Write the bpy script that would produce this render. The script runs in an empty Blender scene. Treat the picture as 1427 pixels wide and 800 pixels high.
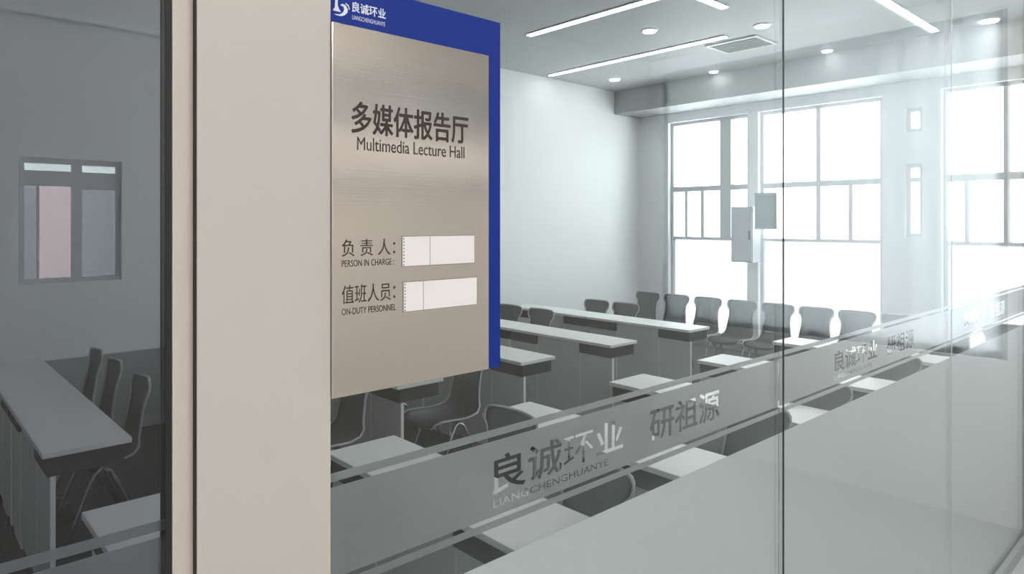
import bpy, bmesh, math, random
from mathutils import Vector

random.seed(7)
S = bpy.context.scene
C = S.collection
R = math.radians

# ------------------------------------------------------------------ camera
CAM = Vector((0.0, -0.85, 1.75))
cd = bpy.data.cameras.new('camera')
cd.sensor_width = 36.0
cd.lens = 951.0 / 1427.0 * 36.0
cd.shift_y = -90.0 / 1427.0
cd.clip_start = 0.02
cam = bpy.data.objects.new('camera', cd)
C.objects.link(cam)
cam.location = CAM
cam.rotation_euler = (R(90.0), 0.0, R(47.4 - 90.0))
S.camera = cam

# ------------------------------------------------------------------ sky, exposure
W = bpy.data.worlds.new('overcast_sky')
S.world = W
W.use_nodes = True
bg = W.node_tree.nodes['Background']
bg.inputs[0].default_value = (0.97, 0.985, 1.0, 1)
bg.inputs[1].default_value = 3.4
S.view_settings.view_transform = 'Standard'
S.view_settings.look = 'None'
S.view_settings.gamma = 1.0
S.view_settings.use_curve_mapping = False
S.view_settings.exposure = 1.7
S.cycles.transparent_max_bounces = 24
S.cycles.max_bounces = 12
S.cycles.sample_clamp_indirect = 4.0


# ------------------------------------------------------------------ materials
M = {}


def mat(name, col, rough=0.6, metal=0.0, bump=0.0, bscale=60.0, var=0.0, vscale=4.0, emit=None, estr=0.0, spec=0.5):
    m = bpy.data.materials.new(name)
    m.use_nodes = True
    nt = m.node_tree
    b = nt.nodes['Principled BSDF']
    b.inputs['Base Color'].default_value = (*col, 1)
    b.inputs['Roughness'].default_value = rough
    b.inputs['Metallic'].default_value = metal
    b.inputs['Specular IOR Level'].default_value = spec
    tc = nt.nodes.new('ShaderNodeTexCoord')
    if var > 0:
        n = nt.nodes.new('ShaderNodeTexNoise')
        n.inputs['Scale'].default_value = vscale
        n.inputs['Detail'].default_value = 5
        mr = nt.nodes.new('ShaderNodeMapRange')
        mr.inputs[3].default_value = 1 - var
        mr.inputs[4].default_value = 1 + var
        mx = nt.nodes.new('ShaderNodeVectorMath')
        mx.operation = 'SCALE'
        mx.inputs[0].default_value = col
        nt.links.new(tc.outputs['Object'], n.inputs['Vector'])
        nt.links.new(n.outputs[0], mr.inputs[0])
        nt.links.new(mr.outputs[0], mx.inputs['Scale'])
        nt.links.new(mx.outputs[0], b.inputs['Base Color'])
    if bump > 0:
        n2 = nt.nodes.new('ShaderNodeTexNoise')
        n2.inputs['Scale'].default_value = bscale
        n2.inputs['Detail'].default_value = 4
        bp = nt.nodes.new('ShaderNodeBump')
        bp.inputs['Strength'].default_value = bump
        bp.inputs['Distance'].default_value = 0.002
        nt.links.new(tc.outputs['Object'], n2.inputs['Vector'])
        nt.links.new(n2.outputs[0], bp.inputs['Height'])
        nt.links.new(bp.outputs[0], b.inputs['Normal'])
    if emit:
        b.inputs['Emission Color'].default_value = (*emit, 1)
        b.inputs['Emission Strength'].default_value = estr
    M[name] = m
    return m


mat('wall_paint', (0.80, 0.82, 0.82), 0.7, bump=0.15, bscale=140, var=0.02)
mat('corridor_paint', (0.72, 0.68, 0.64), 0.7, bump=0.15, bscale=140, var=0.02)
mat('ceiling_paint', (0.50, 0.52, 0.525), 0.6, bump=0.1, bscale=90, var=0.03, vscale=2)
mat('carpet', (0.045, 0.048, 0.048), 0.95, bump=0.6, bscale=400, var=0.25, vscale=30)
mat('corridor_floor', (0.50, 0.52, 0.52), 0.35, var=0.08, vscale=6)
mat('cover_metal', (0.56, 0.535, 0.505), 0.45, var=0.015, vscale=2.5)
mat('frame_metal', (0.60, 0.55, 0.51), 0.4, var=0.02, vscale=5)
mat('rubber', (0.012, 0.015, 0.015), 0.6, bump=0.1)
mat('seam_gel', (0.10, 0.12, 0.12), 0.3, var=0.05)
mat('alu', (0.42, 0.44, 0.45), 0.4, metal=0.3, var=0.02)
mat('window_frame', (0.30, 0.33, 0.34), 0.45, var=0.03)
mat('inner_frame', (0.55, 0.57, 0.58), 0.5, var=0.03)
mat('light_frame', (0.62, 0.65, 0.67), 0.45, var=0.03)
mat('blue', (0.006, 0.03, 0.27), 0.5, var=0.05, vscale=20, spec=0.2)
mat('print_white', (0.75, 0.80, 0.95), 0.6, var=0.02)
mat('print_dark', (0.035, 0.025, 0.02), 0.6, var=0.05)
mat('paper', (0.86, 0.85, 0.85), 0.8, bump=0.05, var=0.02, vscale=30)
mat('slot_grey', (0.28, 0.27, 0.26), 0.5, var=0.03)
mat('table_top', (0.80, 0.81, 0.80), 0.45, bump=0.05, bscale=200, var=0.03, vscale=9)
mat('table_edge', (0.84, 0.85, 0.84), 0.5, var=0.02)
mat('panel_grey', (0.62, 0.63, 0.63), 0.6, bump=0.05, var=0.03, vscale=8)
mat('dark_steel', (0.035, 0.04, 0.04), 0.5, metal=0.2, var=0.05)
mat('chair_shell', (0.19, 0.2, 0.203), 0.55, bump=0.1, bscale=250, var=0.05, vscale=12)
mat('chair_rim', (0.45, 0.47, 0.47), 0.4, var=0.03)
mat('chrome', (0.62, 0.64, 0.65), 0.25, metal=0.9, var=0.02)
mat('lamp_white', (0.9, 0.9, 0.9), 0.5, emit=(1.0, 1.0, 0.98), estr=9.0)
mat('strip_white', (0.9, 0.9, 0.9), 0.5, emit=(0.97, 1.0, 0.98), estr=4.0)
mat('corridor_fill_lamp', (0.9, 0.9, 0.9), 0.5, emit=(1.0, 0.95, 0.90), estr=11.5)
mat('lamp_trim', (0.75, 0.77, 0.77), 0.4, var=0.02)
mat('bulkhead_shade', (0.30, 0.315, 0.315), 0.6, bump=0.1, bscale=90, var=0.03, vscale=2)  # ceiling paint darkened: the bulkhead's shade is put into its colour
mat('vent_grey', (0.25, 0.27, 0.27), 0.5, var=0.04)
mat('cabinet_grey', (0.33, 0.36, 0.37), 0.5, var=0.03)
mat('screen_grey', (0.22, 0.27, 0.27), 0.4, var=0.03)
mat('concrete', (0.45, 0.45, 0.44), 0.9, bump=0.3, bscale=20, var=0.08)


def glass_mat(name, tint, refl=1.0, ior=1.5):
    m = bpy.data.materials.new(name)
    m.use_nodes = True
    nt = m.node_tree
    nt.nodes.clear()
    out = nt.nodes.new('ShaderNodeOutputMaterial')
    mix = nt.nodes.new('ShaderNodeMixShader')
    tr = nt.nodes.new('ShaderNodeBsdfTransparent')
    gl = nt.nodes.new('ShaderNodeBsdfGlossy')
    fr = nt.nodes.new('ShaderNodeFresnel')
    mu = nt.nodes.new('ShaderNodeMath')
    mu.operation = 'MULTIPLY'
    mu.use_clamp = True
    mu.inputs[1].default_value = refl
    fr.inputs[0].default_value = ior
    tr.inputs[0].default_value = (*tint, 1)
    gl.inputs[0].default_value = (0.98, 0.99, 1.0, 1)
    gl.inputs[1].default_value = 0.0
    L = nt.links.new
    # on the back side of a pane the Fresnel node inverts the index, so give it the inverse there: both faces reflect like glass in air
    ge = nt.nodes.new('ShaderNodeNewGeometry')
    mr = nt.nodes.new('ShaderNodeMapRange')
    mr.inputs[3].default_value = ior
    mr.inputs[4].default_value = 1.0 / ior
    L(ge.outputs['Backfacing'], mr.inputs[0])
    L(mr.outputs[0], fr.inputs[0])
    L(fr.outputs[0], mu.inputs[0])
    L(mu.outputs[0], mix.inputs[0])
    L(tr.outputs[0], mix.inputs[1])
    L(gl.outputs[0], mix.inputs[2])
    L(mix.outputs[0], out.inputs[0])
    M[name] = m


glass_mat('partition_glass', (0.955, 0.962, 0.965), 1.0)
glass_mat('dark_glass', (0.79, 0.80, 0.83), 1.0)
glass_mat('window_glass', (0.95, 0.98, 0.97), 0.6)


def film_mat(name, tr_w, blur_w, blur_r, trans_col, diff_col, diff_w, gloss_w, grough, gloss_cut=0.0):
    """privacy film: part see-through, part blurred view (rough refraction through the thin sheet), part diffuse transmission and reflection"""
    m = bpy.data.materials.new(name)
    m.use_nodes = True
    nt = m.node_tree
    nt.nodes.clear()
    L = nt.links.new

    def mixed(f, a, b):
        x = nt.nodes.new('ShaderNodeMixShader')
        if isinstance(f, float):
            x.inputs[0].default_value = f
        else:
            L(f, x.inputs[0])
        L(a, x.inputs[1])
        L(b, x.inputs[2])
        return x.outputs[0]
    out = nt.nodes.new('ShaderNodeOutputMaterial')
    t = nt.nodes.new('ShaderNodeBsdfTransparent')
    rf = nt.nodes.new('ShaderNodeBsdfRefraction')
    rf.inputs['Roughness'].default_value = blur_r
    rf.inputs['IOR'].default_value = 1.3
    tl = nt.nodes.new('ShaderNodeBsdfTranslucent')
    tl.inputs[0].default_value = (*trans_col, 1)
    df = nt.nodes.new('ShaderNodeBsdfDiffuse')
    df.inputs[0].default_value = (*diff_col, 1)
    no = nt.nodes.new('ShaderNodeTexNoise')
    no.inputs['Scale'].default_value = 300
    bp = nt.nodes.new('ShaderNodeBump')
    bp.inputs['Strength'].default_value = 0.05
    L(no.outputs[0], bp.inputs['Height'])
    L(bp.outputs[0], df.inputs['Normal'])
    gl = nt.nodes.new('ShaderNodeBsdfGlossy')
    gl.inputs[1].default_value = grough
    lw = nt.nodes.new('ShaderNodeFresnel')
    ge = nt.nodes.new('ShaderNodeNewGeometry')
    mr = nt.nodes.new('ShaderNodeMapRange')
    mr.inputs[3].default_value = 1.5
    mr.inputs[4].default_value = 1.0 / 1.5
    L(ge.outputs['Backfacing'], mr.inputs[0])
    L(mr.outputs[0], lw.inputs[0])
    mu = nt.nodes.new('ShaderNodeMath')
    mu.operation = 'MULTIPLY_ADD'
    mu.use_clamp = True
    mu.inputs[1].default_value = gloss_w
    mu.inputs[2].default_value = -gloss_cut
    L(lw.outputs[0], mu.inputs[0])
    sh = mixed(diff_w, tl.outputs[0], df.outputs[0])
    sh = mixed(blur_w, sh, rf.outputs[0])
    sh = mixed(tr_w, sh, t.outputs[0])
    sh = mixed(mu.outputs[0], sh, gl.outputs[0])
    L(sh, out.inputs[0])
    M[name] = m


film_mat('film_frost', 0.05, 0.12, 0.5, (0.92, 0.97, 0.98), (0.90, 0.96, 0.97), 0.60, 1.6, 0.45)
film_mat('film_band', 0.18, 0.62, 0.6, (0.95, 0.97, 0.98), (0.55, 0.58, 0.58), 0.06, 5.0, 0.5, 0.18)
film_mat('added_curtain', 0.0, 0.0, 0.3, (0.24, 0.245, 0.25), (0.6, 0.62, 0.62), 0.2, 0.0, 0.3)
film_mat('frosted_light', 0.0, 0.0, 0.3, (0.40, 0.385, 0.37), (0.5, 0.5, 0.5), 0.3, 0.0, 0.3)
film_mat('frosted_pane', 0.0, 0.0, 0.3, (0.62, 0.63, 0.64), (0.7, 0.72, 0.72), 0.3, 0.0, 0.3)
film_mat('white_blind', 0.0, 0.0, 0.3, (0.42, 0.43, 0.42), (0.6, 0.6, 0.6), 0.3, 0.0, 0.3)
film_mat('pink_blind', 0.0, 0.0, 0.3, (0.40, 0.355, 0.355), (0.6, 0.5, 0.5), 0.4, 0.0, 0.3)
film_mat('grey_blind', 0.0, 0.0, 0.3, (0.26, 0.265, 0.27), (0.5, 0.5, 0.5), 0.4, 0.0, 0.3)


def steel():
    m = bpy.data.materials.new('brushed_steel')
    m.use_nodes = True
    nt = m.node_tree
    L = nt.links.new
    b = nt.nodes['Principled BSDF']
    b.inputs['Metallic'].default_value = 1.0
    b.inputs['Roughness'].default_value = 0.13
    b.inputs['Base Color'].default_value = (0.73, 0.665, 0.615, 1)
    tc = nt.nodes.new('ShaderNodeTexCoord')
    mp = nt.nodes.new('ShaderNodeMapping')
    mp.inputs['Scale'].default_value = (3, 3, 900)
    n = nt.nodes.new('ShaderNodeTexNoise')
    n.inputs['Scale'].default_value = 1.0
    n.inputs['Detail'].default_value = 3
    n2 = nt.nodes.new('ShaderNodeTexNoise')
    n2.inputs['Scale'].default_value = 7.0
    bp = nt.nodes.new('ShaderNodeBump')
    bp.inputs['Strength'].default_value = 0.06
    bp.inputs['Distance'].default_value = 0.0006
    bp2 = nt.nodes.new('ShaderNodeBump')
    bp2.inputs['Strength'].default_value = 0.25
    bp2.inputs['Distance'].default_value = 0.002
    L(tc.outputs['Object'], mp.inputs[0])
    L(mp.outputs[0], n.inputs['Vector'])
    L(tc.outputs['Object'], n2.inputs['Vector'])
    L(n.outputs[0], bp.inputs['Height'])
    L(n2.outputs[0], bp2.inputs['Height'])
    L(bp2.outputs[0], bp.inputs['Normal'])
    L(bp.outputs[0], b.inputs['Normal'])
    M['brushed_steel'] = m


steel()


# ------------------------------------------------------------------ helpers
def box(bm, x0, x1, y0, y1, z0, z1):
    vs = [bm.verts.new((x, y, z)) for x in (x0, x1) for y in (y0, y1) for z in (z0, z1)]
    for f in ((0, 1, 3, 2), (4, 6, 7, 5), (0, 4, 5, 1), (2, 3, 7, 6), (0, 2, 6, 4), (1, 5, 7, 3)):
        bm.faces.new([vs[i] for i in f])


def bm_boxes(*bs):
    bm = bmesh.new()
    for b in bs:
        box(bm, *b)
    return bm


def bevel(bm, w, seg=2):
    bmesh.ops.bevel(bm, geom=list(bm.edges), offset=w, segments=seg, affect='EDGES', profile=0.5)
    return bm


def tube(bm, pts, r, n=10):
    pts = [Vector(p) for p in pts]
    rings = []
    for i, p in enumerate(pts):
        a = pts[max(i - 1, 0)]
        b = pts[min(i + 1, len(pts) - 1)]
        d = (b - a).normalized()
        u = d.cross(Vector((0, 0, 1)))
        if u.length < 1e-3:
            u = d.cross(Vector((0, 1, 0)))
        u.normalize()
        v = d.cross(u)
        rings.append([bm.verts.new(p + r * (math.cos(2 * math.pi * k / n) * u + math.sin(2 * math.pi * k / n) * v)) for k in range(n)])
    for a, b in zip(rings, rings[1:]):
        for k in range(n):
            bm.faces.new((a[k], a[(k + 1) % n], b[(k + 1) % n], b[k]))
    bm.faces.new(rings[0][::-1])
    bm.faces.new(rings[-1])
    return bm


def cyl(bm, c, r0, r1, z0, z1, n=24):
    lo = [bm.verts.new((c[0] + r0 * math.cos(2 * math.pi * k / n), c[1] + r0 * math.sin(2 * math.pi * k / n), z0)) for k in range(n)]
    hi = [bm.verts.new((c[0] + r1 * math.cos(2 * math.pi * k / n), c[1] + r1 * math.sin(2 * math.pi * k / n), z1)) for k in range(n)]
    for k in range(n):
        bm.faces.new((lo[k], lo[(k + 1) % n], hi[(k + 1) % n], hi[k]))
    bm.faces.new(lo[::-1])
    bm.faces.new(hi)
    return bm


def obj(name, bm, m, parent=None, smooth=False):
    me = bpy.data.meshes.new(name)
    bmesh.ops.recalc_face_normals(bm, faces=bm.faces)
    bm.to_mesh(me)
    bm.free()
    me.materials.append(M[m])
    if smooth:
        for p in me.polygons:
            p.use_smooth = True
    o = bpy.data.objects.new(name, me)
    C.objects.link(o)
    if parent:
        o.parent = parent
    return o


def empty(name, loc=(0, 0, 0)):
    o = bpy.data.objects.new(name, None)
    o.empty_display_size = 0.1
    C.objects.link(o)
    o.location = loc
    return o


def tag(o, label, cat, group=None):
    o['label'] = label
    o['category'] = cat
    if group:
        o['group'] = group
    return o


def struct(o, label=None):
    o['kind'] = 'structure'
    if label:
        o['label'] = label
    return o


def dup(root, loc=None):
    r = root.copy()
    C.objects.link(r)
    if loc is not None:
        r.location = loc
    for ch in list(root.children):
        c = ch.copy()
        C.objects.link(c)
        c.parent = r
        for g in list(ch.children):
            d = g.copy()
            C.objects.link(d)
            d.parent = c
    return r


def text_verts(body, offset=0.0):
    cu = bpy.data.curves.new('lettering', 'FONT')
    cu.body = body
    cu.size = 1.0
    cu.offset = offset
    cu.resolution_u = 4
    o = bpy.data.objects.new('lettering', cu)
    C.objects.link(o)
    dg = bpy.context.evaluated_depsgraph_get()
    me = bpy.data.meshes.new_from_object(o.evaluated_get(dg))
    bpy.data.objects.remove(o)
    bpy.data.curves.remove(cu)
    return me


def text_panel(name, body, x0, x1, z0, z1, y, m, parent, bold=0.0):
    """flat print on a surface that faces -Y, fitted into x0..x1, z0..z1"""
    me = text_verts(body)
    xs = [v.co.x for v in me.vertices]
    ys = [v.co.y for v in me.vertices]
    ax, bx, ay, by = min(xs), max(xs), min(ys), max(ys)
    for v in me.vertices:
        u = (v.co.x - ax) / (bx - ax)
        w = (v.co.y - ay) / (by - ay)
        v.co = (x0 + u * (x1 - x0), y, z0 + w * (z1 - z0))
    if bold:                                             # heavier strokes: the same letters printed again a hair apart
        bm = bmesh.new()
        for k, (dx, dz) in enumerate(((0, 0), (bold, 0.3 * bold), (-bold, -0.3 * bold), (0.3 * bold, -bold), (-0.3 * bold, bold))):
            i = len(bm.verts)
            bm.from_mesh(me)
            bm.verts.ensure_lookup_table()
            for v in bm.verts[i:]:
                v.co += Vector((dx, -0.00002 * k, dz))
        bm.to_mesh(me)
        bm.free()
    me.materials.clear()
    me.materials.append(M[m])
    o = bpy.data.objects.new(name, me)
    C.objects.link(o)
    o.parent = parent
    return o


def flat_poly(bm, pts, y0, y1):
    """a thin plate with the outline pts (x, z) between y0 and y1"""
    a = [bm.verts.new((x, y0, z)) for x, z in pts]
    b = [bm.verts.new((x, y1, z)) for x, z in pts]
    n = len(pts)
    bm.faces.new(a)
    bm.faces.new(b[::-1])
    for k in range(n):
        bm.faces.new((a[k], b[k], b[(k + 1) % n], a[(k + 1) % n]))


# ------------------------------------------------------------------ the room shell
CZ = 3.70          # classroom ceiling
XW = 8.60          # window wall
YF = 5.60          # far wall
XE = 4.75          # end of the corridor
HC = 3.10          # corridor ceiling, top of the glazing
struct(obj('floor', bm_boxes((-3.5, 8.95, 0.0, YF + 0.2, -0.1, 0.0)), 'carpet'))
struct(obj('floor_corridor', bm_boxes((-3.5, XE + 0.3, -2.8, 0.0, -0.1, 0.0)), 'corridor_floor'))
struct(obj('ceiling', bm_boxes((-3.5, 8.95, 0.05, YF + 0.2, CZ, CZ + 0.15)), 'ceiling_paint'))
struct(obj('ceiling_corridor', bm_boxes((-3.5, XE + 0.3, -2.8, -0.05, HC, HC + 0.15)), 'ceiling_paint'))
struct(obj('trim_1', bm_boxes((8.0, XW, 0.06, YF, 3.36, CZ)), 'bulkhead_shade'))                       # bulkhead over the windows
struct(obj('wall_left', bm_boxes((-3.7, -3.5, -2.8, YF + 0.2, 0, CZ)), 'wall_paint'))
struct(obj('wall_corridor', bm_boxes((-3.5, 1.45, -2.8, -2.6, 0, HC), (3.15, XE + 0.3, -2.8, -2.6, 0, HC),
                                     (1.45, 3.15, -2.8, -2.6, 0, 1.96), (1.45, 3.15, -2.8, -2.6, 2.60, HC)), 'corridor_paint'))
# far wall with an opening for the two-light inner window
FX0, FX1, FZ0, FZ1 = 0.76, 1.47, 1.27, 2.26
struct(obj('wall_far', bm_boxes((-3.5, FX0, YF, YF + 0.2, 0, CZ), (FX1, 8.95, YF, YF + 0.2, 0, CZ),
                                (FX0, FX1, YF, YF + 0.2, 0, FZ0), (FX0, FX1, YF, YF + 0.2, FZ1, CZ)), 'wall_paint'))
# window wall
ZS, ZM, ZT = 0.14, 1.52, 3.23  # low sills: frosted lower panes added to glow white behind the chairs
WINS = [(0.15, 1.49), (2.10, 3.64), (3.79, 5.06)]
REFL_SLIT = (1.68, 1.86, 1.58, 3.06)  # slit openings added to stand in for narrow reflections over the pier
wb = []
edges = [0.0] + [v for w in WINS for v in w] + [YF]
solid = [(0.0, 0.15), (1.49, REFL_SLIT[0]), (REFL_SLIT[1], 2.10), (3.64, 3.79), (5.06, YF)]
for a, b in solid:
    wb.append((XW, XW + 0.3, a, b, 0, CZ))
for a, b in WINS:
    wb.append((XW, XW + 0.3, a, b, 0, ZS))
    wb.append((XW, XW + 0.3, a, b, ZT, CZ))
wb += [(XW, XW + 0.3, REFL_SLIT[0], REFL_SLIT[1], 0, REFL_SLIT[2]), (XW, XW + 0.3, REFL_SLIT[0], REFL_SLIT[1], REFL_SLIT[3], CZ),
       (XW, XW + 0.3, REFL_SLIT[0], REFL_SLIT[1], 2.42, 2.78)]
struct(obj('wall_right', bm_boxes(*wb), 'wall_paint'))
# end of the corridor: one wide unseen window, placed for its veil on the glass
struct(obj('wall_corridor_end', bm_boxes((XE, XE + 0.3, -2.6, -2.5, 0, HC), (XE, XE + 0.3, -0.12, -0.051, 0, HC),
                                         (XE, XE + 0.3, -2.5, -0.12, 0, 0.95), (XE, XE + 0.3, -2.5, -0.12, 3.0, HC)), 'wall_paint'))
for nm, y0, y1, x0, x1 in (('baseboard_far', YF - 0.015, YF, -3.5, XW), ):
    struct(obj(nm, bm_boxes((x0, x1, y0, y1, 0, 0.1)), 'alu'))
struct(obj('trim_9', bevel(bm_boxes((-3.4, 3.2, YF - 0.03, YF - 0.0005, 0.1, 0.66)), 0.004), 'cabinet_grey'))      # grey strip along the lower far wall
struct(obj('baseboard_right', bm_boxes((XW - 0.015, XW, 0.05, YF - 0.015, 0, 0.1)), 'alu'))


def window(idx, y0, y1, z0, z1, mull, trans, fr='window_frame', frost=None, xw=XW):
    """a window in a wall of constant X: frame, posts, transoms and one pane for every light"""
    r = struct(empty('window_%d' % idx, (xw + 0.12, (y0 + y1) / 2, z0)))
    ox, oy, oz = r.location
    w, dpt = 0.045, 0.05

    def L(b):
        return (b[0] - ox, b[1] - ox, b[2] - oy, b[3] - oy, b[4] - oz, b[5] - oz)
    X0, X1 = xw + 0.12 - dpt, xw + 0.12 + dpt
    obj('window_frame', bm_boxes(L((X0, X1, y0, y0 + w, z0, z1)), L((X0, X1, y1 - w, y1, z0, z1)),
                                 L((X0, X1, y0 + w, y1 - w, z0, z0 + w)), L((X0, X1, y0 + w, y1 - w, z1 - w, z1))), fr, r)
    for m, mw, ma, mb in mull:
        obj('mullion', bm_boxes(L((X0, X1, m - mw / 2, m + mw / 2, ma, mb))), fr, r)
    for t, tw in trans:
        obj('transom', bm_boxes(L((X0 - 0.004, X1 + 0.004, y0 + w, y1 - w, t - tw / 2, t + tw / 2))), fr, r)
    zz = [z0 + w] + [t for t, _ in trans] + [z1 - w]
    for k, (a, b) in enumerate(zip(zz, zz[1:])):
        ys = [y0 + w] + sorted(m for m, mw, ma, mb in mull if ma <= (a + b) / 2 <= mb) + [y1 - w]
        for c, d in zip(ys, ys[1:]):
            g = 'frosted_pane' if frost and (a + b) / 2 < frost else 'window_glass'
            obj('frosted_pane' if g == 'frosted_pane' else 'pane', bm_boxes(L((xw + 0.115, xw + 0.121, c, d, a, b))), g, r)
    return r


window(1, *WINS[2], ZS, ZT, [(4.165, 0.17, ZM, ZT), (4.53, 0.05, ZM, 2.24), (4.80, 0.04, ZM, 2.24)], [(ZM, 0.04), (2.24, 0.07)], 'window_frame', ZM)
window(2, *WINS[1], ZS, ZT, [(2.87, 0.06, ZM, ZT), (2.48, 0.05, ZM, 2.24)], [(ZM, 0.04), (2.24, 0.07)], 'light_frame', ZM)
window(3, *WINS[0], ZS, ZT, [(0.905, 0.06, ZM, ZT), (1.265, 0.05, ZM, 2.24)], [(ZM, 0.04), (2.24, 0.08)], 'light_frame', ZM)
window(4, REFL_SLIT[0], REFL_SLIT[1], REFL_SLIT[2], 2.42, [], [(2.24, 0.05)], 'light_frame')  # slit panes imitate bright reflections on the pier
window(5, REFL_SLIT[0], REFL_SLIT[1], 2.78, REFL_SLIT[3], [], [], 'light_frame')
w6 = window(6, -2.5, -0.12, 0.95, 3.0, [], [], 'light_frame', None, XE)
bm = bmesh.new()
NP = 96
cur = []
for k in range(NP + 1):                                  # added sheer curtain in soft folds, evens the veil reflected in the glass
    y = -2.5 + 2.38 * k / NP
    x = -0.07 + 0.014 * math.sin(k * 0.9) + 0.006 * math.sin(k * 2.3)
    cur.append((bm.verts.new((x, y + 1.31, 0.0)), bm.verts.new((x, y + 1.31, 2.04))))
for a, b in zip(cur, cur[1:]):
    bm.faces.new((a[0], b[0], b[1], a[1]))
obj('added_curtain', bm, 'added_curtain', w6, True)

# inner window of the far wall: two lights with blinds and a row of small top lights
w7 = struct(empty('window_7', (0, YF, 0)))
fy0, fy1 = 0.04, 0.10
XM0, XM1 = 1.12, 1.19
obj('window_frame', bm_boxes((FX0, 0.802, fy0, fy1, FZ0, FZ1), (1.44, FX1, fy0, fy1, FZ0, FZ1),
                             (0.802, 1.44, fy0, fy1, FZ0, 1.305), (0.802, 1.44, fy0, fy1, 2.218, FZ1)), 'inner_frame', w7)
obj('mullion', bm_boxes((XM0, XM1, fy0, fy1, 1.305, 2.218)), 'inner_frame', w7)
obj('transom', bm_boxes((0.802, XM0, fy0, fy1, 2.04, 2.16), (XM1, 1.44, fy0, fy1, 2.02, 2.16)), 'inner_frame', w7)
obj('mullion', bm_boxes((0.885, 0.90, fy0 + 0.004, fy1 - 0.004, 1.305, 2.04)), 'inner_frame', w7)
for a, b, z0, z1 in ((0.802, 0.885, 1.305, 2.04), (0.90, XM0, 1.305, 2.04), (XM1, 1.44, 1.305, 2.02), (0.802, XM0, 2.16, 2.218), (XM1, 1.44, 2.16, 2.218)):
    obj('pane', bm_boxes((a, b, 0.068, 0.074, z0, z1)), 'window_glass', w7)
obj('pink_blind', bm_boxes((0.90, XM0 + 0.04, 0.11, 0.113, 1.29, 2.05)), 'pink_blind', w7)
obj('grey_blind', bm_boxes((XM0 + 0.045, 1.45, 0.11, 0.113, 1.29, 2.05)), 'grey_blind', w7)
obj('grey_blind', bm_boxes((0.79, 0.896, 0.11, 0.113, 1.29, 2.05)), 'grey_blind', w7)
obj('white_blind', bm_boxes((0.79, 1.45, 0.12, 0.123, 2.11, 2.25)), 'white_blind', w7)

# ------------------------------------------------------------------ the glazed partition between corridor and classroom
wf = struct(empty('wall_front'))
obj('head_beam', bm_boxes((-3.5, XW, -0.05, 0.06, HC, CZ)), 'wall_paint', wf)
obj('side_wall', bm_boxes((XE + 0.285, XW, -0.05, 0.06, 0, HC)), 'wall_paint', wf)
obj('bottom_rail', bm_boxes((-3.5, XE + 0.28, -0.03, 0.03, 0.0, 0.06)), 'alu', wf)
SEAM = [0.30, 1.754, 3.240, 4.722, XE + 0.28]
obj('glass_pane', bm_boxes((-1.3, 0.2363, -0.006, 0.006, 0.06, HC)), 'dark_glass', wf)
obj('glass_pane', bm_boxes((-3.5, -1.303, -0.006, 0.006, 0.06, HC)), 'dark_glass', wf)
for a, b in zip(SEAM, SEAM[1:]):
    obj('glass_pane', bm_boxes((a + 0.0018, b - 0.0018, -0.006, 0.006, 0.06, HC)), 'partition_glass', wf)
for k, a in enumerate(SEAM[1:-1]):
    obj('glazing_seam', bm_boxes((a - 0.0021, a + 0.0021, -0.0066, -0.0035, 0.06, HC)), 'rubber' if k == 0 else 'light_frame', wf)
obj('edge_gasket', bm_boxes((0.2364, 0.2434, -0.0075, 0.012, 0.06, HC)), 'rubber', wf)
obj('frame_post', bevel(bm_boxes((0.2436, 0.2666, -0.0085, 0.04, 0.0, HC)), 0.001), 'frame_metal', wf)
obj('shadow_gap', bm_boxes((0.2660, 0.2675, -0.0165, 0.0, 0.0, HC)), 'rubber', wf)
obj('cover_panel', bevel(bm_boxes((0.2676, 0.4379, -0.017, 0.03, 0.0, HC)), 0.001), 'cover_metal', wf)

# privacy film on the classroom side of the glass
FY = 0.0075


def film_rect(name, x0, x1, z0, z1, m):
    return obj(name, bm_boxes((x0, x1, FY, FY + 0.0004, z0, z1)), m, wf)


def area(pts):
    return sum(p[0] * q[1] - q[0] * p[1] for p, q in zip(pts, pts[1:] + pts[:1])) / 2


def heavier(sp, d):
    """move every outline outward (counters inward) by d"""
    sgn = 1 if area(max(sp, key=lambda p: abs(area(p)))) > 0 else -1
    res = []
    for pts in sp:
        q = [pts[0]]
        for p in pts[1:]:
            if math.hypot(p[0] - q[-1][0], p[1] - q[-1][1]) > 1e-4:
                q.append(p)
        n = len(q)
        r = []
        for i in range(n):
            a, b, c = Vector(q[i - 1]), Vector(q[i]), Vector(q[(i + 1) % n])
            e, f = b - a, c - b
            if e.length < 1e-5 or f.length < 1e-5:
                continue
            e.normalize()
            f.normalize()
            na, nb = Vector((e.y, -e.x)), Vector((f.y, -f.x))
            m = na + nb
            if m.length < 0.3:
                m = na
            m = m / max(m.dot(na), 0.5)
            b = b + m * d * sgn
            r.append((b.x, b.y))
        res.append(r)
    return res


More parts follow.
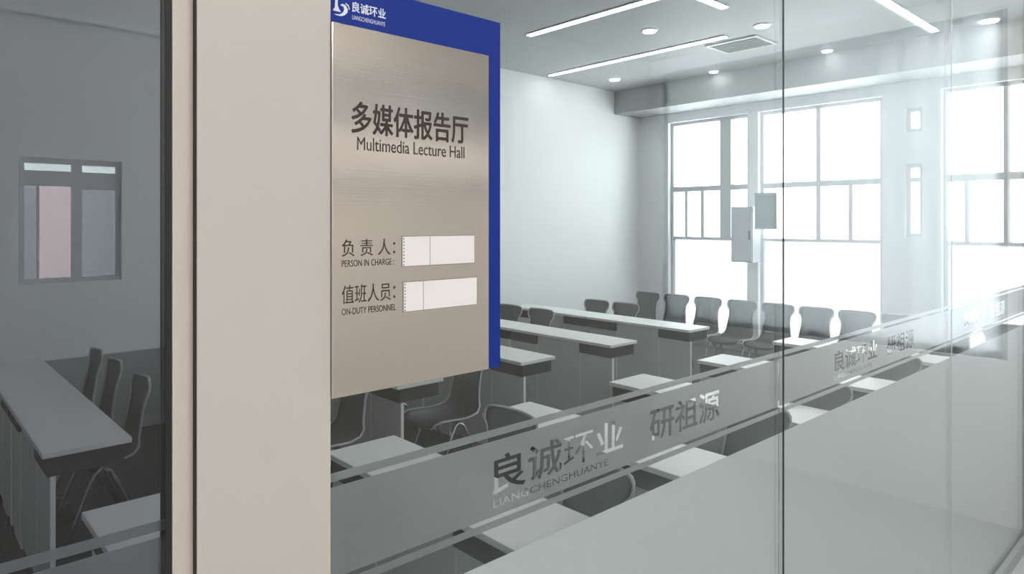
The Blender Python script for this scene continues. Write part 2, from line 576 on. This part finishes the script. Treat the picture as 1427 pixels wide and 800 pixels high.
def film_band(x0, x1, z0, z1, texts, weight=0.016):
    """the wide strip with lettering cut out of it"""
    cu = bpy.data.curves.new('film_band', 'CURVE')
    cu.dimensions = '2D'
    cu.fill_mode = 'BOTH'
    cu.resolution_u = 3
    cu.extrude = 0.0002
    want = (x1 - x0) * (z1 - z0)

    def poly(pts):
        s = cu.splines.new('POLY')
        s.points.add(len(pts) - 1)
        for p, q in zip(s.points, pts):
            p.co = (q[0], q[1], 0, 1)
        s.use_cyclic_u = True
    poly([(x0, z0), (x1, z0), (x1, z1), (x0, z1)])
    for body, a, b, c, d in texts:
        tc = bpy.data.curves.new('lettering', 'FONT')
        tc.body = body
        to = bpy.data.objects.new('lettering', tc)
        C.objects.link(to)
        bpy.ops.object.select_all(action='DESELECT')
        to.select_set(True)
        bpy.context.view_layer.objects.active = to
        bpy.ops.object.convert(target='CURVE')
        to = bpy.context.view_layer.objects.active
        sp = []
        for s in to.data.splines:
            pts = []
            bz = s.bezier_points
            n = len(bz)
            for i in range(n):
                p0, p1 = bz[i], bz[(i + 1) % n]
                a0, a1, a2, a3 = p0.co.copy(), p0.handle_right.copy(), p1.handle_left.copy(), p1.co.copy()
                straight = (a1 - a0).cross(a3 - a0).length < 1e-5 and (a2 - a0).cross(a3 - a0).length < 1e-5
                for t in ((0.0,) if straight else (0.0, 0.25, 0.5, 0.75)):
                    q = a0 * (1 - t) ** 3 + a1 * 3 * t * (1 - t) ** 2 + a2 * 3 * t * t * (1 - t) + a3 * t ** 3
                    pts.append((q.x, q.y))
            if len(pts) > 2:
                sp.append(pts)
        bpy.data.objects.remove(to)
        xs = [p[0] for s in sp for p in s]
        ys = [p[1] for s in sp for p in s]
        ax, bx, ay, by = min(xs), max(xs), min(ys), max(ys)
        if len(body) < 8:                                # heavier strokes for the large letters
            em = max(p[0] for q in sp for p in q) / len(body)
            third = [q for q in sp if '环' in body and 2 * em < sum(p[0] for p in q) / len(q) < 3 * em]      # its strokes stand too close
            sp = heavier([q for q in sp if q not in third], weight) + third
        cut = 0.0
        for s in sp:
            q = [(a + (p[0] - ax) / (bx - ax) * (b - a), c + (p[1] - ay) / (by - ay) * (d - c)) for p in s]
            cut += area(q)
            poly(q)
        want -= abs(cut)
    co = bpy.data.objects.new('film_band', cu)
    C.objects.link(co)
    dg = bpy.context.evaluated_depsgraph_get()
    me = bpy.data.meshes.new_from_object(co.evaluated_get(dg))
    bpy.data.objects.remove(co)
    got = sum(p.area for p in me.polygons if abs(p.normal.z) > 0.9) / 2
    if abs(got - want) > 0.004 * want and weight > 0:    # the heavier outlines ran into each other: cut lighter letters
        return film_band(x0, x1, z0, z1, texts, weight - 0.003 if weight > 0.0031 else 0.0)
    for v in me.vertices:
        v.co = (v.co.x, FY + 0.0002 - v.co.z, v.co.y)
    me.materials.clear()
    me.materials.append(M['film_band'])
    o = bpy.data.objects.new('film_band', me)
    C.objects.link(o)
    o.parent = wf
    return o


Z_FROST, Z_S0, Z_S1, Z_B0, Z_B1, Z_U0, Z_U1 = 1.187, 1.241, 1.2528, 1.260, 1.3856, 1.393, 1.405
spans = [(-1.3, 0.2362)] + [(a + 0.002, b - 0.002) for a, b in zip(SEAM, SEAM[1:])]
for k, (a, b) in enumerate(spans):
    film_rect('frost_film', a, b, 0.06, Z_FROST, 'film_frost')
    film_rect('film_stripe', a, b, Z_S0, Z_S1, 'film_band')
    film_rect('film_stripe', a, b, Z_U0, Z_U1, 'film_band')
    tx = []
    if 1 <= k <= 3:
        s = 0.745 + (k - 1) * 1.365
        tx = [('良诚环业', s, s + 0.345, 1.296, 1.358), ('LIANGCHENGHUANYE', s + 0.002, s + 0.30, 1.274, 1.287),
              ('研祖源', s + 0.437, s + 0.71, 1.288, 1.356)]
    film_band(a, b, Z_B0, Z_B1, tx)

# ------------------------------------------------------------------ the sign on the glass
sg = tag(empty('wall_sign', (0, 0, 1.515)), 'blue and brushed steel room sign mounted on the glass beside the beige post', 'sign')
sz = 1.515


def zs(z):
    return z - sz


BX0, BX1, BZ1 = 0.4381, 0.741, 2.076
obj('backing_board', bevel(bm_boxes((BX0, BX1, -0.0165, -0.0062, 0, zs(BZ1))), 0.0008, 1), 'blue', sg)
obj('steel_plate', bevel(bm_boxes((BX0, 0.7125, -0.0210, -0.0166, 0.0, zs(2.0175))), 0.0008, 1), 'brushed_steel', sg)
PY = -0.0213
text_panel('lettering', '多媒体报告厅', 0.467, 0.669, zs(1.872), zs(1.915), PY, 'print_dark', sg, 0.0007)
text_panel('lettering', 'Multimedia Lecture Hall', 0.475, 0.662, zs(1.849), zs(1.867), PY, 'print_dark', sg)
text_panel('lettering', '负 责 人：', 0.452, 0.536, zs(1.704), zs(1.727), PY, 'print_dark', sg)
text_panel('lettering', 'PERSON IN CHARGE :', 0.452, 0.534, zs(1.690), zs(1.699), PY, 'print_dark', sg)
text_panel('lettering', '值班人员：', 0.452, 0.536, zs(1.640), zs(1.665), PY, 'print_dark', sg)
text_panel('lettering', 'ON-DUTY PERSONNEL', 0.452, 0.537, zs(1.625), zs(1.634), PY, 'print_dark', sg)
HY = -0.0167
text_panel('lettering', '良诚环业', 0.470, 0.523, zs(2.038), zs(2.052), HY, 'print_white', sg, 0.0003)
text_panel('lettering', 'LIANGCHENGHUANYE', 0.470, 0.522, zs(2.0275), zs(2.0335), HY, 'print_white', sg)


def lg(cx, cy):
    px, py = 460 + cx / 14.27, cy / 14.27
    return (0.441 + (px - 466) * 0.00106, zs(2.027) + (22.5 - py) * 0.00097)


bm = bmesh.new()
flat_poly(bm, [lg(*p) for p in ((135, -40), (185, -40), (180, 90), (200, 160), (250, 225), (85, 225), (125, 150))], HY, HY - 0.0002)
arc = [(235, 85), (275, 50), (340, 70), (385, 140), (375, 210), (320, 270), (250, 305), (150, 305), (110, 290), (220, 275), (280, 230), (310, 170), (300, 110)]
flat_poly(bm, [lg(*p) for p in arc], HY, HY - 0.0002)
flat_poly(bm, [lg(*p) for p in ((340, 20), (400, 50), (425, 130), (410, 140), (390, 80), (330, 35))], HY, HY - 0.0002)
obj('emblem', bm, 'print_white', sg)
for (x0, x1, z0, z1, dv, tilt) in ((0.548, 0.681, 1.687, 1.7295, 0.596, 0.0), (0.550, 0.686, 1.6215, 1.6635, 0.584, 0.0)):
    sl = obj('name_slot', bm_boxes((x0 - 0.0012, x1 + 0.0012, -0.0216, -0.0210, zs(z0) - 0.0012, zs(z1) + 0.0012)), 'slot_grey', sg)
    obj('name_card', bm_boxes((x0, dv - 0.0006, -0.0222, -0.0217, zs(z0), zs(z1))), 'paper', sl)
    obj('name_card', bm_boxes((dv + 0.0006, x1, -0.0222, -0.0217, zs(z0), zs(z1))), 'paper', sl)
    bm = bmesh.new()
    for k in range(9):
        h = (z1 - z0) / 9
        box(bm, x0 + 0.0012, x0 + 0.0026, -0.0224, -0.0223, zs(z0) + h * k + h * 0.15, zs(z0) + h * k + h * 0.6)
    d = obj('dashed_edge', bm, 'print_dark', sl)
    d['kind'] = 'stuff'

# ------------------------------------------------------------------ training tables
TW, TL = 0.35, 1.24


def make_table():
    t = empty('training_table')
    hw, hl = TW / 2, TL / 2
    obj('tabletop', bevel(bm_boxes((-hw, hw, -hl, hl, 0.725, 0.75)), 0.003), 'table_top', t)
    obj('modesty_panel', bm_boxes((-hw + 0.034, -hw + 0.048, -hl + 0.366, hl - 0.366, 0.05, 0.715)), 'panel_grey', t)
    for s in (-1, 1):
        a, b = sorted((s * (hl - 0.01), s * (hl - 0.36)))
        lb = obj('leg_board', bm_boxes((-hw + 0.032, -hw + 0.050, a, b, 0.02, 0.64)), 'panel_grey', t)
        for e in (a, b):
            obj('edge_band', bm_boxes((-hw + 0.031, -hw + 0.051, e - 0.003, e + 0.003, 0.02, 0.64)), 'table_edge', lb)
        obj('brace', bm_boxes((-hw + 0.055, hw - 0.06, s * (hl - 0.08) - 0.02, s * (hl - 0.08) + 0.02, 0.05, 0.09)), 'dark_steel', t)
        obj('foot', bevel(bm_boxes((-hw + 0.02, hw - 0.02, s * (hl - 0.08) - 0.025, s * (hl - 0.08) + 0.025, 0.0, 0.05)), 0.006), 'dark_steel', t)
        obj('bracket', bm_boxes((-hw + 0.02, hw - 0.03, *sorted((s * (hl - 0.012), s * (hl - 0.36))), 0.64, 0.724)), 'dark_steel', t)
    obj('storage_shelf', bm_boxes((-hw + 0.07, hw - 0.02, -hl + 0.37, hl - 0.37, 0.60, 0.615)), 'dark_steel', t)
    return t


ROWX = [0.675, 1.59, 2.48, 3.52, 4.52, 5.66]
ORD = ['first', 'second', 'third', 'fourth', 'fifth', 'sixth']
Y_NEAR, Y_FAR1, Y_FAR2 = 0.65 + TL / 2, 2.69 + TL / 2, 2.69 + TL * 1.5 + 0.01
t0 = make_table()
first = True
for r, x in enumerate(ROWX):
    for y, where in ((Y_NEAR, 'beside the glass'), (Y_FAR1, 'just past the aisle'), (Y_FAR2, 'against the far wall side')):
        if r == 1 and y == Y_FAR2:
            continue                                     # wholly behind the post
        o = t0 if first else dup(t0)
        first = False
        o.location = (x, y, 0)
        tag(o, 'white narrow training table %s, %s row counted from the post' % (where, ORD[r]), 'table', 'white training tables in rows')


# ------------------------------------------------------------------ shell chairs
def make_chair():
    c = empty('shell_chair')
    # profile of the shell: (y, z, half width); the front of the chair looks to -Y
    prof = [(-0.225, 0.405, 0.165), (-0.215, 0.43, 0.185), (-0.16, 0.447, 0.195), (-0.08, 0.443, 0.197), (0.0, 0.437, 0.195), (0.08, 0.437, 0.190),
            (0.145, 0.452, 0.183), (0.185, 0.492, 0.172), (0.205, 0.55, 0.160), (0.218, 0.62, 0.150), (0.228, 0.68, 0.145), (0.236, 0.725, 0.148),
            (0.241, 0.752, 0.158), (0.245, 0.775, 0.178), (0.250, 0.80, 0.183), (0.254, 0.825, 0.180), (0.257, 0.842, 0.168), (0.258, 0.85, 0.145)]
    bm = bmesh.new()
    n = 8
    grid = []
    for y, z, hw in prof:
        row = []
        for k in range(n + 1):
            u = -1 + 2 * k / n
            curv = 0.028 * u * u
            back = min(max((z - 0.45) / 0.1, 0), 1)
            row.append(bm.verts.new((u * hw, y - curv * back, z + curv * (1 - back) * 0.6)))
        grid.append(row)
    for a, b in zip(grid, grid[1:]):
        for k in range(n):
            bm.faces.new((a[k], a[k + 1], b[k + 1], b[k]))
    edge_l = [g[0].co.copy() for g in grid]
    edge_r = [g[-1].co.copy() for g in grid]
    top = [v.co.copy() for v in grid[-1]]
    geom = bmesh.ops.solidify(bm, geom=list(bm.faces), thickness=0.011)
    obj('seat_shell', bm, 'chair_shell', c, True)
    bm = bmesh.new()
    tube(bm, edge_l + top[1:-1] + edge_r[::-1], 0.0075, 8)
    obj('edge_trim', bm, 'chair_rim', c, True)
    for s in (-1, 1):
        for e, yf in ((-1, -0.19), (1, 0.20)):
            bm = bmesh.new()
            tube(bm, [(s * 0.165, e * 0.004, 0.425), (s * 0.168, e * 0.035, 0.40), (s * 0.172, e * 0.06, 0.35), (s * 0.187, yf, 0.0)], 0.0105, 10)
            obj('leg', bm, 'chrome', c, True)
    bm = bmesh.new()
    tube(bm, [(-0.165, 0, 0.422), (0.165, 0, 0.422)], 0.010, 8)
    obj('stretcher', bm, 'chrome', c, True)
    c.rotation_euler = (0, 0, R(-90))
    return c


ch0 = make_chair()
CH = []


def chair(x, y, label, group):
    o = ch0 if not CH else dup(ch0)
    o.location = (x, y, 0)
    CH.append(o)
    tag(o, label, 'chair', group)


G1 = 'grey chairs behind the training tables'
for k, y in enumerate((3.53, 4.15, 4.66)):
    chair(0.87, y, 'dark grey shell chair at the first row past the aisle, %s from the aisle' % ORD[k], G1)
chair(1.95, 2.95, 'dark grey shell chair at the second row past the aisle', G1)
chair(2.80, 2.88, 'dark grey shell chair at the aisle end of the third row, under the sign', G1)
chair(2.80, 3.55, 'dark grey shell chair at the third row past the aisle, one in from the end', G1)
chair(4.78, 4.15, 'dark grey shell chair at the fifth row, fourth place past the aisle', G1)
chair(4.78, 4.62, 'dark grey shell chair at the fifth row, closest to the far wall', G1)
chair(5.84, 3.88, 'dark grey shell chair at the sixth row past the aisle, nearer of two', G1)
chair(5.84, 4.30, 'dark grey shell chair at the sixth row past the aisle, farther of two', G1)
chair(1.97, 1.55, 'dark grey shell chair standing out from the second row, its back before the third table', G1)
for r, x in ((1, 1.73), (2, 2.94), (3, 3.67), (4, 4.82)):
    chair(x, 0.82, 'dark grey shell chair close to the glass at the %s row' % ORD[r], G1)
G2 = 'grey chairs lined up before the windows'
N10 = ['nearest', 'second nearest', 'third nearest', 'fourth nearest', 'fifth nearest', 'sixth nearest', 'seventh nearest', 'eighth nearest', 'ninth nearest', 'farthest']
for k, y in enumerate((0.62, 1.04, 1.46, 1.87, 2.28, 2.70, 3.13, 3.57, 4.01, 4.44)):
    chair(7.02, y, 'grey shell chair in the row before the windows, %s to the glass' % N10[k], G2)

# ------------------------------------------------------------------ ceiling lamps in the classroom, standing in for corridor lamps mirrored in the glass
GL = 'white linear lamps set in the ceiling'


def strip(x0, x1, y0, y1, label):
    cx, cy = (x0 + x1) / 2, (y0 + y1) / 2
    t = tag(empty('linear_ceiling_lamp', (cx, cy, CZ)), label, 'lamp', GL)
    a, b = (x1 - x0) / 2, (y1 - y0) / 2
    obj('lamp_trim', bm_boxes((-a, a, -b, b, -0.012, -0.0005)), 'lamp_trim', t)
    i = 0.012
    obj('diffuser', bm_boxes((-a + i, a - i, -b + i, b - i, -0.018, -0.0125)), 'strip_white', t)


sw = 0.045
strip(4.92 - sw, 4.92 + sw, 2.42, 4.25, 'white linear ceiling lamp running toward the far wall, nearer the post')
strip(6.465 - sw, 6.465 + sw, 2.875, 5.45, 'white linear ceiling lamp running toward the far wall, nearer the windows')
strip(3.6, 5.60, 2.39 - sw, 2.39 + sw, 'short-looking white linear ceiling lamp cut by the top of the picture')
strip(6.0, 7.85, 1.34 - sw, 1.34 + sw, 'white linear ceiling lamp parallel to the glass near the right windows')
GD = 'round recessed ceiling spotlights'
for x, y, r, lab in ((5.71, 3.30, 0.075, 'round ceiling spotlight between the two long lamps'),
                     (7.30, 5.03, 0.075, 'round ceiling spotlight close to the far wall corner'),
                     (6.38, 2.44, 0.075, 'round ceiling spotlight by the near end of the second long lamp'),
                     (7.86, 3.86, 0.06, 'round ceiling spotlight by the bulkhead, farthest along it'),
                     (7.85, 2.42, 0.06, 'round ceiling spotlight by the bulkhead, middle of three'),
                     (7.82, 0.87, 0.085, 'round ceiling spotlight by the bulkhead, nearest the glass')):
    t = tag(empty('ceiling_spotlight', (x, y, CZ)), lab, 'lamp', GD)
    obj('trim_ring', cyl(bmesh.new(), (0, 0), r, r + 0.015, -0.012, -0.0005), 'lamp_trim', t)
    obj('lens', cyl(bmesh.new(), (0, 0), r - 0.012, r - 0.008, -0.020, -0.0125), 'lamp_white', t)
vt = tag(empty('ceiling_vent', (6.9, 2.95, CZ)), 'grey slotted air vent in the ceiling past the linear lamp', 'vent')
obj('vent_frame', bm_boxes((-0.24, 0.24, -0.3, -0.27, -0.015, -0.0005), (-0.24, 0.24, 0.27, 0.3, -0.015, -0.0005),
                           (-0.24, -0.21, -0.27, 0.27, -0.015, -0.0005), (0.21, 0.24, -0.27, 0.27, -0.015, -0.0005)), 'lamp_trim', vt)
for k in range(6):
    x = -0.18 + k * 0.072
    obj('slat', bm_boxes((x - 0.024, x + 0.024, -0.268, 0.268, -0.010, -0.001)), 'vent_grey', vt)

# things on the window wall
cb = tag(empty('wall_cabinet', (XW, 3.74, 1.22)), 'grey wall cabinet on the pier between the first two windows', 'cabinet')
obj('body', bevel(bm_boxes((-0.22, -0.002, -0.14, 0.17, 0, 0.74)), 0.006), 'cabinet_grey', cb)
dr = obj('door', bevel(bm_boxes((-0.235, -0.221, -0.13, 0.16, 0.02, 0.72)), 0.003), 'cabinet_grey', cb)
obj('handle', bm_boxes((-0.25, -0.236, -0.11, -0.095, 0.3, 0.42)), 'dark_steel', dr)
tv = tag(empty('wall_screen', (XW, 3.40, 1.66)), 'dark grey flat screen hung in front of the middle window', 'screen')
obj('screen_panel', bevel(bm_boxes((-0.30, -0.25, -0.16, 0.13, 0, 0.47)), 0.006), 'screen_grey', tv)
obj('bezel', bm_boxes((-0.306, -0.301, -0.16, 0.13, 0.44, 0.47), (-0.306, -0.301, -0.16, 0.13, 0.0, 0.02)), 'cabinet_grey', tv)
obj('bracket', bm_boxes((-0.249, 0.10, 0.085, 0.125, 0.2, 0.26)), 'dark_steel', tv)

# ------------------------------------------------------------------ added corridor lamps, unseen: fill light for the post, steel and frosted film
GC = 'added corridor ceiling lamps'
for k, (x, y) in enumerate(((-2.3, -1.75), (-0.5, -1.75), (1.3, -1.75), (3.6, -0.55))):
    t = tag(empty('corridor_fill_lamp', (x, y, HC)), 'long white fill lamp added on the corridor ceiling, %s from the post side' % ORD[k], 'lamp', GC)
    obj('lamp_trim', bm_boxes((-0.62, 0.62, -0.11, 0.11, -0.03, -0.0005)), 'lamp_trim', t)
    obj('diffuser', bm_boxes((-0.6, 0.6, -0.09, 0.09, -0.036, -0.031)), 'corridor_fill_lamp', t)

# ribbon window and rail added high in the opposite wall for bands reflected in the steel
w8 = struct(empty('window_8', (2.3, -2.6, 2.0)))
RX = 0.85
obj('window_frame', bm_boxes((-RX, RX, -0.05, 0.03, -0.04, 0.0), (-RX, RX, -0.05, 0.03, 0.56, 0.60), (-RX, -RX + 0.04, -0.05, 0.03, 0.0, 0.56), (RX - 0.04, RX, -0.05, 0.03, 0.0, 0.56),
                             (-RX + 0.04, RX - 0.04, -0.05, 0.03, 0.29, 0.33)), 'window_frame', w8)
for k in range(2):
    a, b = -RX + 0.04 + k * (RX - 0.04), -RX + 0.04 + (k + 1) * (RX - 0.04)
    obj('frosted_pane', bm_boxes((a, b - 0.004, 0.0, 0.005, 0.0, 0.29)), 'frosted_light', w8)
    obj('pane', bm_boxes((a, b - 0.004, 0.0, 0.005, 0.33, 0.56)), 'alu', w8)
struct(obj('trim_6', bm_boxes((-3.5, XE - 0.01, -2.6, -2.57, 2.615, 2.64)), 'table_edge'))
